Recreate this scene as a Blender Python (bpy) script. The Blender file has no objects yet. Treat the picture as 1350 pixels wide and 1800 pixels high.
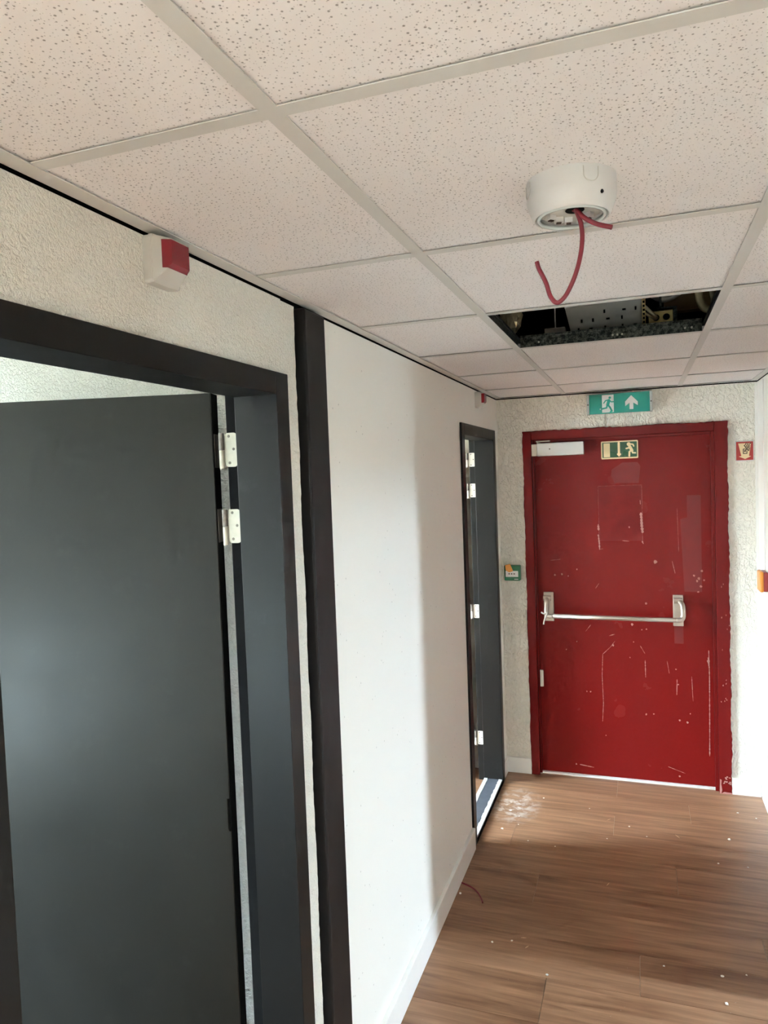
import bpy, bmesh, math, random
from mathutils import Vector, Matrix
random.seed(7)
S = bpy.context.scene
COL = S.collection

# ------------------------------------------------------------------ camera
def make_camera():
    y, t, r = (math.radians(a) for a in (19.5681, -2.752, 2.1181))
    Rm = Matrix.Rotation(y, 3, 'Z') @ Matrix.Rotation(t, 3, 'X') @ Matrix.Rotation(r, 3, 'Y')
    cd = bpy.data.cameras.new('camera')
    cd.sensor_fit = 'VERTICAL'; cd.sensor_height = 36.0; cd.sensor_width = 27.0
    cd.lens = 1272.36 / 1800 * 36
    cd.clip_start = 0.02
    o = bpy.data.objects.new('camera', cd); COL.objects.link(o)
    right, fwd, up = Rm.col[0], Rm.col[1], Rm.col[2]
    M = Matrix((right, up, -fwd)).transposed().to_4x4()
    M.translation = Vector((0.7837, -2.6509, 1.7795))
    o.matrix_world = M
    S.camera = o
make_camera()

# ------------------------------------------------------------------ sky, daylight, exposure
W = bpy.data.worlds.new('overcast_sky'); S.world = W; W.use_nodes = True
bgn = W.node_tree.nodes['Background']
bgn.inputs['Color'].default_value = (0.66, 0.85, 1.03, 1)
bgn.inputs['Strength'].default_value = 80.0
def portal(loc, rot, sx, sz):
    l = bpy.data.lights.new('window_portal', 'AREA'); l.shape = 'RECTANGLE'; l.size = sx; l.size_y = sz
    l.cycles.is_portal = True
    o = bpy.data.objects.new('window_portal', l); COL.objects.link(o); o.location = loc; o.rotation_euler = rot
H90 = math.pi / 2
WR = (-0.08, 0.060, 0.25, 2.60)      # right room window  (y0,y1,z0,z1) on x=XO
XO = 3.4
WL = (-0.92, 0.15, 0.25, 2.76)      # far left room window on x=-4
WB = (-4.60, -3.30, 0.25, 2.60)     # unseen window of the next right room, added for corridor fill
WS = (-3.15, -2.25, 0.90, 2.76)     # near left room, side window on x=-4
WN = (-1.60, -1.25, 0.42, 0.85)       # near left room window (x0,x1,z0,z1) on y=-3.8
portal((XO, (WR[0]+WR[1])/2, (WR[2]+WR[3])/2), (0, H90, 0), WR[3]-WR[2], WR[1]-WR[0])
portal((XO, (WB[0]+WB[1])/2, (WB[2]+WB[3])/2), (0, H90, 0), WB[3]-WB[2], WB[1]-WB[0])
portal((-4.0, (WL[0]+WL[1])/2, (WL[2]+WL[3])/2), (0, -H90, 0), WL[3]-WL[2], WL[1]-WL[0])
portal((-4.0, (WS[0]+WS[1])/2, (WS[2]+WS[3])/2), (0, -H90, 0), WS[3]-WS[2], WS[1]-WS[0])
portal(((WN[0]+WN[1])/2, -3.8, (WN[2]+WN[3])/2), (H90, 0, 0), WN[1]-WN[0], WN[3]-WN[2])
S.view_settings.view_transform = 'Standard'
S.view_settings.look = 'None'
S.view_settings.gamma = 1.0
S.view_settings.use_curve_mapping = False
S.view_settings.exposure = 1.66
S.cycles.max_bounces = 9; S.cycles.diffuse_bounces = 5; S.cycles.glossy_bounces = 3
S.cycles.use_adaptive_sampling = True; S.cycles.adaptive_threshold = 0.06; S.cycles.adaptive_min_samples = 16; S.cycles.use_light_tree = False
S.cycles.use_denoising = True

# ------------------------------------------------------------------ helpers
def tag(o, label=None, cat=None, group=None, kind=None):
    if label: o['label'] = label
    if cat: o['category'] = cat
    if group: o['group'] = group
    if kind: o['kind'] = kind
    return o
def parent(o, p):
    if p is not None:
        o.parent = p
        o.matrix_parent_inverse = Matrix.Translation(-p.location)
def empty(name, loc, label=None, cat=None, group=None, kind=None):
    o = bpy.data.objects.new(name, None); COL.objects.link(o); o.location = loc
    o.empty_display_size = 0.05
    return tag(o, label, cat, group, kind)
def obj(name, bm, mat, p=None, smooth=False, bevel=0.0, seg=2):
    me = bpy.data.meshes.new(name)
    bmesh.ops.recalc_face_normals(bm, faces=bm.faces[:])
    bm.to_mesh(me); bm.free()
    o = bpy.data.objects.new(name, me); COL.objects.link(o)
    for m in (mat if isinstance(mat, (list, tuple)) else [mat]): me.materials.append(m)
    if p is not None:
        pl = p.location if p.parent is None else Vector((0, 0, 0))
        o.parent = p
        root = p
        o.matrix_parent_inverse = Matrix.Translation(-p.location) if p.type == 'EMPTY' else Matrix.Identity(4)
    if smooth:
        for f in me.polygons: f.use_smooth = True
    if bevel:
        b = o.modifiers.new('bevel', 'BEVEL'); b.width = bevel; b.segments = seg; b.limit_method = 'ANGLE'; b.angle_limit = math.radians(40)
        b.harden_normals = False
    return o
def B(): return bmesh.new()
def box(bm, x0, x1, y0, y1, z0, z1, mi=0):
    v = [bm.verts.new(c) for c in ((x0,y0,z0),(x1,y0,z0),(x1,y1,z0),(x0,y1,z0),(x0,y0,z1),(x1,y0,z1),(x1,y1,z1),(x0,y1,z1))]
    for f in ((0,3,2,1),(4,5,6,7),(0,1,5,4),(1,2,6,5),(2,3,7,6),(3,0,4,7)):
        fc = bm.faces.new([v[i] for i in f]); fc.material_index = mi
    return v
def bx(*a):
    bm = B(); box(bm, *a); return bm
def prism(bm, pts, to3, h0, h1, mi=0):
    """closed 2-D outline pts extruded between heights; to3(a,b,h)->xyz"""
    lo = [bm.verts.new(to3(a, b, h0)) for a, b in pts]; hi = [bm.verts.new(to3(a, b, h1)) for a, b in pts]
    n = len(pts)
    fs = [bm.faces.new(lo[::-1]), bm.faces.new(hi)]
    for i in range(n): fs.append(bm.faces.new((lo[i], lo[(i+1) % n], hi[(i+1) % n], hi[i])))
    for f in fs: f.material_index = mi
def tube(bm, pts, r, seg=10, cap=True, mi=0):
    pts = [Vector(p) for p in pts]; rings = []
    nrm = None
    for i, p in enumerate(pts):
        t = (pts[min(i+1, len(pts)-1)] - pts[max(i-1, 0)]).normalized()
        if nrm is None:
            nrm = t.orthogonal().normalized()
        nrm = (nrm - t * nrm.dot(t)).normalized()
        b = t.cross(nrm)
        rr = r[i] if isinstance(r, (list, tuple)) else r
        rings.append([bm.verts.new(p + (nrm*math.cos(a) + b*math.sin(a))*rr) for a in (2*math.pi*k/seg for k in range(seg))])
    for a, b in zip(rings, rings[1:]):
        for k in range(seg): bm.faces.new((a[k], a[(k+1) % seg], b[(k+1) % seg], b[k])).material_index = mi
    if cap: bm.faces.new(rings[0][::-1]).material_index = mi; bm.faces.new(rings[-1]).material_index = mi
def spline(P, n=8):
    P = [Vector(p) for p in P]; out = []
    Q = [P[0]*2-P[1]] + P + [P[-1]*2-P[-2]]
    for i in range(1, len(Q)-2):
        a, b, c, d = Q[i-1:i+3]
        for k in range(n):
            t = k/n
            out.append(0.5*((2*b)+(c-a)*t+(2*a-5*b+4*c-d)*t*t+(3*b-a-3*c+d)*t**3))
    return out + [P[-1]]
def lathe(bm, prof, c, seg=48):
    rings = []
    for r, z in prof:
        if r < 1e-6: rings.append([bm.verts.new((c[0], c[1], z))])
        else: rings.append([bm.verts.new((c[0]+r*math.cos(2*math.pi*k/seg), c[1]+r*math.sin(2*math.pi*k/seg), z)) for k in range(seg)])
    for a, b in zip(rings, rings[1:]):
        for k in range(seg):
            k2 = (k+1) % seg
            if len(a) == 1 and len(b) > 1: bm.faces.new((a[0], b[k2], b[k]))
            elif len(b) == 1 and len(a) > 1: bm.faces.new((a[k], a[k2], b[0]))
            elif len(a) > 1: bm.faces.new((a[k], a[k2], b[k2], b[k]))
def wall(bm, axis, p0, p1, a0, a1, z0, z1, holes=()):
    """slab between p0..p1 on axis, spanning a0..a1 along the other, with rectangular holes (a,b,zlo,zhi)"""
    def bb(a, b, c, d):
        if b-a > 1e-5 and d-c > 1e-5:
            box(bm, *((p0, p1, a, b) if axis == 'x' else (a, b, p0, p1)), c, d)
    cur = a0
    for (h0, h1, hz0, hz1) in sorted(holes):
        bb(cur, h0, z0, z1); bb(h0, h1, z0, hz0); bb(h0, h1, hz1, z1); cur = h1
    bb(cur, a1, z0, z1)
def rrect(a0, a1, b0, b1, r, n=4):
    pts = []
    for cx, cy, s in ((a1-r, b1-r, 0), (a0+r, b1-r, 1), (a0+r, b0+r, 2), (a1-r, b0+r, 3)):
        for k in range(n+1):
            t = (s + k/n) * H90
            pts.append((cx+r*math.cos(t), cy+r*math.sin(t)))
    return pts
XZ = lambda y: (lambda a, b, h: (a, y-h, b))         # outline in x,z growing towards the camera (-y)
YZ = lambda x: (lambda a, b, h: (x+h, a, b))         # outline in y,z growing towards +x

# ------------------------------------------------------------------ materials
class N:
    def __init__(s, name):
        s.m = bpy.data.materials.new(name); s.m.use_nodes = True
        s.t = s.m.node_tree; s.b = s.t.nodes['Principled BSDF']
    def n(s, typ, **kw):
        nd = s.t.nodes.new(typ)
        for k, v in kw.items():
            if k in nd.inputs: nd.inputs[k].default_value = v
            else: setattr(nd, k, v)
        return nd
    def l(s, a, b): s.t.links.new(a, b)
    def math(s, op, a, b=None, c=None, clamp=False):
        nd = s.t.nodes.new('ShaderNodeMath'); nd.operation = op; nd.use_clamp = clamp
        for i, x in enumerate((a, b, c)):
            if x is None: continue
            if isinstance(x, (int, float)): nd.inputs[i].default_value = x
            else: s.l(x, nd.inputs[i])
        return nd.outputs[0]
    def mix(s, f, a, b):
        nd = s.t.nodes.new('ShaderNodeMix'); nd.data_type = 'RGBA'
        for i, x in ((0, f), (6, a), (7, b)):
            if isinstance(x, (int, float)): nd.inputs[i].default_value = x
            elif isinstance(x, tuple): nd.inputs[i].default_value = (*x[:3], 1)
            else: s.l(x, nd.inputs[i])
        return nd.outputs[2]
    def ramp(s, x, lo, hi):
        nd = s.t.nodes.new('ShaderNodeMapRange'); s.l(x, nd.inputs[0]); nd.inputs[1].default_value = lo; nd.inputs[2].default_value = hi
        return nd.outputs[0]
    def pos(s): return s.t.nodes.new('ShaderNodeNewGeometry').outputs['Position']
    def ob(s): return s.t.nodes.new('ShaderNodeTexCoord').outputs['Object']
    def mapv(s, v, sc=(1,1,1), loc=(0,0,0)):
        nd = s.t.nodes.new('ShaderNodeMapping'); s.l(v, nd.inputs[0]); nd.inputs['Scale'].default_value = sc; nd.inputs['Location'].default_value = loc
        return nd.outputs[0]
    def noise(s, v, scale, detail=3, rough=.5, dist=0):
        nd = s.n('ShaderNodeTexNoise', Scale=scale, Detail=detail, Roughness=rough, Distortion=dist); s.l(v, nd.inputs['Vector'])
        return nd.outputs['Fac']
    def bump(s, h, strength, dist, prev=None):
        nd = s.n('ShaderNodeBump', Strength=strength, Distance=dist); s.l(h, nd.inputs['Height'])
        if prev is not None: s.l(prev, nd.inputs['Normal'])
        return nd.outputs[0]
    def set(s, color=None, rough=None, metal=None, normal=None, spec=None, coat=None):
        for k, v in (('Base Color', color), ('Roughness', rough), ('Metallic', metal), ('Normal', normal), ('Specular IOR Level', spec), ('Coat Weight', coat)):
            if v is None: continue
            if isinstance(v, tuple): s.b.inputs[k].default_value = (*v[:3], 1)
            elif isinstance(v, (int, float)): s.b.inputs[k].default_value = v
            else: s.l(v, s.b.inputs[k])
        return s.m
def plain(name, col, rough=.5, metal=0, spec=None, var=.06, sc=30):
    k = N(name); f = k.noise(k.pos(), sc, 3)
    lo = tuple(c*(1-var) for c in col); hi = tuple(min(1, c*(1+var)) for c in col)
    return k.set(color=k.mix(f, lo, hi), rough=k.math('ADD', k.math('MULTIPLY', k.noise(k.pos(), sc*.4, 2), .12), rough-.06), metal=metal, spec=spec)

def mat_plaster(name, col, sc, strength, dist, pits=True, streak=1.0):
    k = N(name); p = k.mapv(k.pos(), (1, 1, streak))
    n1 = k.noise(p, sc, 3, .55, .8)
    n2 = k.noise(p, sc*2.7, 3, .6, .3)
    h = k.math('ADD', k.ramp(n1, .38, .62), k.math('MULTIPLY', n2, .45))
    nb = k.bump(h, strength, dist)
    c = k.mix(k.noise(p, sc*.08, 2), tuple(x*.97 for x in col), col)
    return k.set(color=c, rough=.62, normal=nb, spec=.35)
M = {}
CREAM = (.86, .83, .74)
M['plaster_fine'] = mat_plaster('painted_plaster_fine', CREAM, 140, .9, .0034)
M['plaster_coarse'] = mat_plaster('painted_plaster_coarse', CREAM, 60, 1.0, .0062, streak=.6)
def mat_smooth():
    k = N('painted_panel_smooth'); p = k.pos()
    v = k.n('ShaderNodeTexVoronoi', Scale=38.0); k.l(p, v.inputs['Vector'])
    pit = k.math('LESS_THAN', v.outputs['Distance'], .10)
    msk = k.math('GREATER_THAN', k.noise(p, 9, 3), .54)
    pit = k.math('MULTIPLY', pit, msk)
    h = k.math('SUBTRACT', k.math('MULTIPLY', k.noise(p, 140, 2), .25), pit)
    return k.set(color=k.mix(pit, (.82, .80, .745), (.55, .53, .49)), rough=.5, normal=k.bump(h, .35, .0015), spec=.4)
M['panel'] = mat_smooth()
M['white_room'] = plain('white_room_paint', (.80, .765, .68), .7)
def mat_tile():
    k = N('perforated_ceiling_tile'); oi = k.n('ShaderNodeObjectInfo')
    ad = k.n('ShaderNodeVectorMath', operation='ADD'); k.l(k.ob(), ad.inputs[0])
    cmb = k.n('ShaderNodeCombineXYZ'); r10 = k.math('MULTIPLY', oi.outputs['Random'], 17.3)
    k.l(r10, cmb.inputs[0]); k.l(k.math('MULTIPLY', oi.outputs['Random'], 7.7), cmb.inputs[1]); k.l(cmb.outputs[0], ad.inputs[1])
    q = ad.outputs[0]
    def dots(scale, rad, lo, msc):
        v = k.n('ShaderNodeTexVoronoi', Scale=scale, voronoi_dimensions='2D', Randomness=1.0); k.l(q, v.inputs['Vector'])
        sep = k.n('ShaderNodeSeparateColor'); k.l(v.outputs['Color'], sep.inputs[0])
        rr = k.math('MULTIPLY', k.math('ADD', k.math('MULTIPLY', sep.outputs[0], .6), .55), rad)
        d = k.ramp(k.math('SUBTRACT', v.outputs['Distance'], rr), .05, -.03)
        on = k.math('GREATER_THAN', k.math('ADD', sep.outputs[1], k.math('MULTIPLY', k.noise(q, msc, 2), 1.6)), lo)
        return k.math('MULTIPLY', d, on)
    a = dots(105, .115, 1.06, 11); b = dots(175, .105, 1.22, 17)
    d = k.math('MAXIMUM', a, k.math('MULTIPLY', b, .6))
    base = k.mix(k.noise(q, 3, 3), (.79, .757, .742), (.83, .80, .782))
    c = k.mix(k.math('MULTIPLY', d, .85), base, (.26, .24, .22))
    h = k.math('SUBTRACT', k.math('MULTIPLY', k.noise(q, 260, 2), .18), d)
    return k.set(color=c, rough=.85, normal=k.bump(h, .5, .0015), spec=.15)
M['tile'] = mat_tile()
M['tee'] = plain('painted_grid_steel', (.60, .585, .545), .5, var=.03, sc=12)
def mat_galv():
    k = N('galvanised_steel'); p = k.pos()
    v = k.n('ShaderNodeTexVoronoi', Scale=160.0); k.l(p, v.inputs['Vector'])
    f = k.ramp(k.noise(p, 110, 5, .65), .42, .75)
    return k.set(color=k.mix(f, (.018, .021, .019), (.20, .21, .18)), rough=k.math('ADD', k.math('MULTIPLY', v.outputs['Distance'], .3), .28), metal=.85)
M['galv'] = mat_galv()
def mat_darkpaint(name, col, rough, spec=.5):
    k = N(name); p = k.pos()
    f = k.noise(p, 5, 4); sm = k.ramp(k.noise(p, 14, 5, .65), .60, .78)
    c = k.mix(f, tuple(x*.92 for x in col), tuple(x*1.08 for x in col))
    c = k.mix(k.math('MULTIPLY', sm, .025), c, (.25, .24, .23))
    r = k.math('ADD', k.math('MULTIPLY', k.noise(p, 8, 4), .12), rough-.06)
    return k.set(color=c, rough=r, spec=spec, normal=k.bump(k.noise(p, 260, 2), .06, .0006))
M['leaf_grey'] = mat_darkpaint('dark_grey_door_paint', (.0150, .0135, .0100), .36, .42)
M['frame_dark'] = mat_darkpaint('anthracite_frame_paint', (.0095, .0088, .0080), .38, .25)
M['black'] = plain('matt_black', (.006, .006, .006), .85, spec=.08)
M['post'] = mat_darkpaint('dark_post_paint', (.0105, .0092, .0090), .45, .25)
def mat_red(name, col, rough, spec=.22):
    k = N(name); p = k.pos()
    c = k.mix(k.noise(p, 3.5, 4, .6), tuple(x*.9 for x in col), tuple(x*1.1 for x in col))
    fade = k.ramp(k.noise(k.mapv(p, (1, 1, .35), (3, 1, 2)), 6, 4, .6), .52, .75)
    c = k.mix(k.math('MULTIPLY', fade, .012), c, (.30, .085, .075))
    chips = k.math('GREATER_THAN', k.noise(k.mapv(p, (1, 1, .55), (7, 0, 3)), 42, 5, .7), .76)
    c = k.mix(k.math('MULTIPLY', chips, .03), c, (.55, .33, .28))
    return k.set(color=c, rough=k.math('ADD', k.math('MULTIPLY', k.noise(p, 7, 4), .08), rough-.04), spec=spec, normal=k.bump(k.noise(p, 90, 3), .12, .001))
M['red_leaf'] = mat_red('red_door_paint', (.160, .0072, .0062), .26, .16)
M['red_frame'] = mat_red('red_frame_paint', (.135, .0075, .0070), .24, .2)
M['red_worn'] = plain('worn_red_paint', (.155, .0100, .0090), .46, spec=.2, var=.22, sc=25)
M['red_lighter'] = plain('lighter_red_paint', (.160, .0150, .0140), .34, spec=.3, var=.12, sc=14)  # lighter red for the glare and gloss patches on the leaf
M['chip'] = plain('bare_primer', (.42, .19, .16), .7, var=.2, sc=60)
def mat_wood():
    k = N('wood_look_vinyl'); p = k.pos(); oi = k.n('ShaderNodeObjectInfo')
    sx = k.n('ShaderNodeSeparateXYZ'); k.l(p, sx.inputs[0])
    cmb = k.n('ShaderNodeCombineXYZ')
    k.l(k.math('ADD', sx.outputs[0], k.math('MULTIPLY', oi.outputs['Random'], 9)), cmb.inputs[0]); k.l(sx.outputs[1], cmb.inputs[1]); k.l(k.math('MULTIPLY', oi.outputs['Random'], 5), cmb.inputs[2])
    q = cmb.outputs[0]
    g1 = k.noise(k.mapv(q, (1.6, 22, 1)), 1.6, 5, .52, .6)
    g2 = k.noise(k.mapv(q, (4, 120, 1)), 2.0, 4, .6, .3)
    g3 = k.noise(k.mapv(q, (1.2, 5, 1)), 1.4, 3, .5, .4)
    f = k.math('ADD', k.math('MULTIPLY', g1, .76), k.math('MULTIPLY', g3, .24))
    c = k.mix(k.ramp(f, .32, .68), (.140, .060, .027), (.360, .198, .110))
    c = k.mix(k.math('MULTIPLY', k.ramp(g2, .5, .75), .30), c, (.39, .225, .125))
    tone = k.math('ADD', k.math('MULTIPLY', oi.outputs['Random'], .06), .97)
    vm = k.n('ShaderNodeVectorMath', operation='SCALE'); k.l(c, vm.inputs[0]); k.l(tone, vm.inputs['Scale'])
    c = vm.outputs[0]
    # dust trodden out in front of the far doorway, and fine dust everywhere
    dv = k.n('ShaderNodeVectorMath', operation='DISTANCE'); k.l(k.mapv(p, (1, .62, 1)), dv.inputs[0]); dv.inputs[1].default_value = (.12, 1.14*.62, 0)
    dn = k.noise(k.mapv(p, (1, 1, 1)), 20, 5, .6, .3)
    patch = k.math('MULTIPLY', k.ramp(dv.outputs['Value'], .15, .02), k.ramp(dn, .46, .62), clamp=True)
    speck = k.math('GREATER_THAN', k.noise(p, 95, 2, .6), .74)
    speck = k.math('MULTIPLY', speck, k.ramp(k.noise(p, 4, 3), .48, .6), clamp=True)
    dust = k.math('MAXIMUM', k.math('MULTIPLY', patch, .75), k.math('MULTIPLY', speck, .45), clamp=True)
    c = k.mix(dust, c, (.66, .63, .60))
    rg = k.math('ADD', k.math('MULTIPLY', g1, .22), .30)
    rg = k.math('ADD', rg, k.math('MULTIPLY', dust, .25))
    return k.set(color=c, rough=rg, spec=.45, normal=k.bump(g2, .10, .0008))
M['wood'] = mat_wood()
M['white_plastic'] = plain('white_plastic', (.62, .615, .60), .40, var=.02)
M['grey_plastic'] = plain('warm_grey_plastic', (.50, .485, .44), .38, var=.02)
M['base_white'] = plain('white_skirting_paint', (.83, .815, .775), .35, var=.02)
M['red_lens'] = plain('red_plastic_lens', (.19, .006, .012), .25, var=.03)
M['cable_red'] = plain('red_cable_sheath', (.175, .010, .020), .40, var=.08)
M['copper'] = plain('cut_copper_core', (.18, .07, .04), .5)
M['steel'] = plain('brushed_steel', (.52, .46, .39), .36, metal=.8, var=.08, sc=60)
M['hinge_steel'] = plain('worn_zinc_hinge', (.46, .43, .35), .42, metal=.35, var=.15, sc=70)
M['hinge_dirty'] = plain('paint_smeared_hinge', (.16, .14, .12), .5, metal=.3, var=.5, sc=90)
M['hinge_white'] = plain('pale_hinge', (.70, .67, .60), .42, var=.08, sc=70)
M['exit_green'] = plain('teal_green_sign_face', (.018, .30, .235), .22, var=.03)
M['sign_white'] = plain('sign_white', (.78, .80, .79), .3, var=.02)
M['sign_green'] = plain('dark_green_sign_face', (.012, .070, .028), .28, var=.05)
M['glow_cream'] = plain('photoluminescent_cream', (.76, .61, .36), .35, var=.03)
M['sign_red'] = plain('red_sign_face', (.36, .022, .018), .3, var=.05)
M['dark_ink'] = plain('dark_brown_ink', (.055, .030, .015), .5)
M['call_green'] = plain('green_call_point_plastic', (.020, .155, .068), .32, var=.05)
M['tag_orange'] = plain('orange_tag_plastic', (.78, .33, .06), .35, var=.08)
M['orange'] = plain('orange_plastic_cover', (.72, .27, .03), .3, var=.04)
M['box_red'] = plain('red_call_box_plastic', (.26, .02, .016), .32, var=.04)
M['closer'] = plain('silver_closer_paint', (.60, .60, .59), .34, metal=.25, var=.03)
M['tray'] = plain('grey_tray_steel', (.55, .54, .50), .5, metal=.1, var=.12, sc=20)
M['conduit'] = plain('cream_conduit_plastic', (.70, .60, .38), .4, var=.06)
M['jbox'] = plain('yellowed_box_plastic', (.80, .62, .26), .45, var=.08)
M['timber'] = plain('rough_timber', (.30, .19, .09), .75, var=.2)
M['slab'] = plain('bare_concrete', (.46, .41, .33), .85, var=.15)
M['foil'] = plain('crumpled_foil', (.60, .52, .36), .3, metal=.6, var=.3, sc=40)
M['threshold_dark'] = plain('dusty_blue_stone', (.075, .083, .098), .4, var=.4, sc=22)
M['threshold_pale'] = plain('chipped_pale_edge', (.60, .60, .58), .5, var=.2, sc=35)
def mat_clear():
    k = N('clear_sign_plastic'); return k.set(color=(.55, .60, .58), rough=.15, spec=.6)
M['clear'] = mat_clear()
M['ground'] = plain('outdoor_paving', (.20, .21, .19), .9, var=.2, sc=2)
M['brick'] = plain('brown_brick', (.22, .17, .13), .85, var=.2, sc=8)
M['carpet'] = plain('dark_carpet', (.035, .032, .030), .95, spec=.1, var=.2, sc=200)
M['crumb'] = plain('plaster_crumb', (.80, .77, .70), .8)
M['sliver'] = plain('wood_sliver', (.55, .36, .22), .7)

# ------------------------------------------------------------------ the setting
H = 2.2116; SLAB = 2.80
XR = 1.366; YE = 1.58
D1 = (-2.011, -1.112, 2.028)     # near left doorway: outer frame y0,y1, top
D2 = (0.640, 1.458, 2.020)       # far left doorway
RF = (0.147, 1.221, 2.011)       # red door frame x0,x1, top

def st(name, bm, mat, label, cat='wall', p=None, **k):
    o = obj(name, bm, mat, p, **k); return tag(o, label, cat, kind='structure')
# left wall: near rough part with a slightly ragged end beside the post, then the smooth panel
bm = B(); wall(bm, 'x', -.135, 0, -6, -1.115, 0, 2.203, [(D1[0]+.01, D1[1]-.01, -.0, D1[2]-.008)])
def ragged_end(bm, x0, x1, y0, y1, z0, z1, amp, n=170):
    pts = [(y0, z0)] + [(y1 + random.uniform(-amp, amp) + .0015*math.sin(i*.23), z0 + (z1-z0)*i/n) for i in range(n+1)] + [(y0, z1)]
    prism(bm, pts, YZ(x0), 0, x1-x0)
ragged_end(bm, -.05, 0, -1.115, -1.047, 0, 2.200, .0016)
st('wall_left', bm, M['plaster_fine'], 'rough cream plastered left wall around the near grey door')
bm = B(); wall(bm, 'x', -.135, 0, -.93, YE+.02, 0, 2.203, [(D2[0]+.01, D2[1]-.01, -.0, D2[2]-.008)])
st('wall_left.001', bm, M['panel'], 'smooth off-white left wall panel beyond the dark post')
bm = B(); box(bm, -.135, -.014, -6, YE, 2.203, SLAB); box(bm, -.135, -.05, -1.1, -.93, 0, 2.203)
st('wall_left.002', bm, M['black'], 'black shadow gap along the top of the left wall', 'shadow gap')
# end wall
bm = B(); wall(bm, 'y', YE, YE+.12, -.135, XR+.1, 0, 2.204, [(RF[0]+.012, RF[1]-.012, 0, RF[2]-.012)])
st('wall_end', bm, M['plaster_coarse'], 'coarse cream plastered end wall around the red door')
bm = B(); box(bm, -.135, XR+.1, YE+.012, YE+.12, 2.204, SLAB)
st('wall_end.001', bm, M['black'], 'black shadow gap above the end wall', 'shadow gap')
# right wall with its doorway further back, and an unseen one added for fill
bm = B(); wall(bm, 'x', XR, XR+.11, -6, YE, 0, 2.204, [(-.95, -.05, 0, 2.02), (-4.6, -3.3, 0, 2.02)])
st('wall_right', bm, M['panel'], 'white right wall at the edge of the corridor')
bm = B(); box(bm, XR+.014, XR+.11, -6, YE, 2.204, SLAB)
st('wall_right.001', bm, M['black'], 'black shadow gap along the top of the right wall', 'shadow gap')
bm = B(); box(bm, XR-.004, XR, 1.375, 1.552, 0.0, 2.196)
st('trim_1', bm, M['base_white'], 'narrow white cover board on the right wall in the corner', 'trim', bevel=.002)
bm = B(); box(bm, 1.352, XR, YE-.007, YE, 0.09, 2.2)
st('trim_2', bm, M['base_white'], 'thin white corner strip between end wall and right wall', 'trim', bevel=.002)
# corridor's other end, outer walls and partitions of the side rooms
bm = B(); wall(bm, 'y', -6.1, -6, -.135, XR+.11, 0, SLAB); st('wall_back', bm, M['white_room'], 'far back wall of the corridor behind the viewer')
bm = B(); wall(bm, 'x', XO, XO+.1, -6.1, 1.8, 0, SLAB, [WR, WB]); st('wall_outer_right', bm, M['white_room'], 'outer wall of the right side room with its window')
bm = B(); box(bm, XR+.11, XO, YE, YE+.12, 0, SLAB); box(bm, XR+.11, XO, -6.1, -6, 0, SLAB); box(bm, XR+.11, XO, -2.3, -2.2, 0, SLAB); st('wall_partition_right', bm, M['white_room'], 'partition walls of the right side room')
bm = B(); wall(bm, 'x', -4.1, -4, -3.9, 1.8, 0, SLAB, [WS, WL]); st('wall_outer_left', bm, M['white_room'], 'outer wall of the left side rooms with its window')
bm = B(); box(bm, -4, -.135, YE, YE+.12, 0, SLAB); st('wall_partition_left', bm, M['white_room'], 'end partition of the far left room')
bm = B(); box(bm, -4, -.135, -1.02, -.93, 0, SLAB); st('wall_partition_room', bm, M['plaster_fine'], 'bright rough plastered partition seen above the near grey door')
bm = B(); wall(bm, 'y', -3.9, -3.8, -4, -.135, 0, SLAB, [WN]); st('wall_window_room', bm, M['white_room'], 'window wall of the near left room')
bm = B(); box(bm, -4.1, XO+.1, -6.1, 1.8, SLAB, SLAB+.2); st('roof_slab', bm, M['slab'], 'concrete slab above the suspended ceiling', 'ceiling')
bm = B(); box(bm, -60, 60, -60, 60, -.5, -.4); st('ground', bm, M['ground'], 'paved ground outside the windows', 'ground')

bm = B(); box(bm, 12, 18, -40, 40, -.4, 3.3); st('sky_block_building', bm, M['brick'], 'unseen building added outside the right windows to block low sky', 'building')  # unseen block, added to cut low sky from the right windows
bm = B(); box(bm, -22, -15, -40, 40, -.4, 4.9); st('sky_block_building.001', bm, M['brick'], 'unseen building added outside the left windows to block low sky', 'building')  # unseen block, added so only higher sky reaches the left rooms
# floor: slab with separate planks across the corridor
floor = empty('floor', (0.68, 0, 0), 'brown wood-look plank floor of the corridor', 'floor', kind='structure')
bm = B(); box(bm, -.135, XR+.11, -6, YE+.05, -.3, -.004); obj('subfloor', bm, M['slab'], floor)
bm = B(); box(bm, -4, -.135, -3.8, -.97, -.3, 0); st('floor_near_room', bm, M['carpet'], 'dark carpet of the room behind the near grey door', 'floor')
bm = B(); box(bm, -4, -.135, -.97, YE, -.3, 0); box(bm, -.135, -.1, -6, YE, -.004, 0); st('floor_left_room', bm, M['wood'], 'wood-look floor of the room behind the far grey door', 'floor')
bm = B(); box(bm, XR+.11, XO, -6, YE, -.3, 0); st('floor_right_room', bm, M['wood'], 'wood-look floor of the right side room', 'floor')
PW, PL = .22, 1.32
meshes = {}
row = 0
y = -.16 - PW*27
rowjoint = {26: .44, 25: 1.02, 27: -.2+.95, 32: .627-.0, 31: .16, 30: .9, 29: .33, 28: 1.18}
while y < YE:
    y1 = min(y+PW, YE+.03)
    j = rowjoint.get(row, random.uniform(0, PL))
    edges = [-.10] + sorted(e for e in (j-PL, j, j+PL) if -.05 < e < XR+.05) + [XR+.10]
    for a, b in zip(edges, edges[1:]):
        bm = B(); box(bm, a+.0006, b-.0006, y+.0005, y1-.0005, -.004, 0)
        obj('floor_plank', bm, M['wood'], floor)
    y += PW; row += 1

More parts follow.
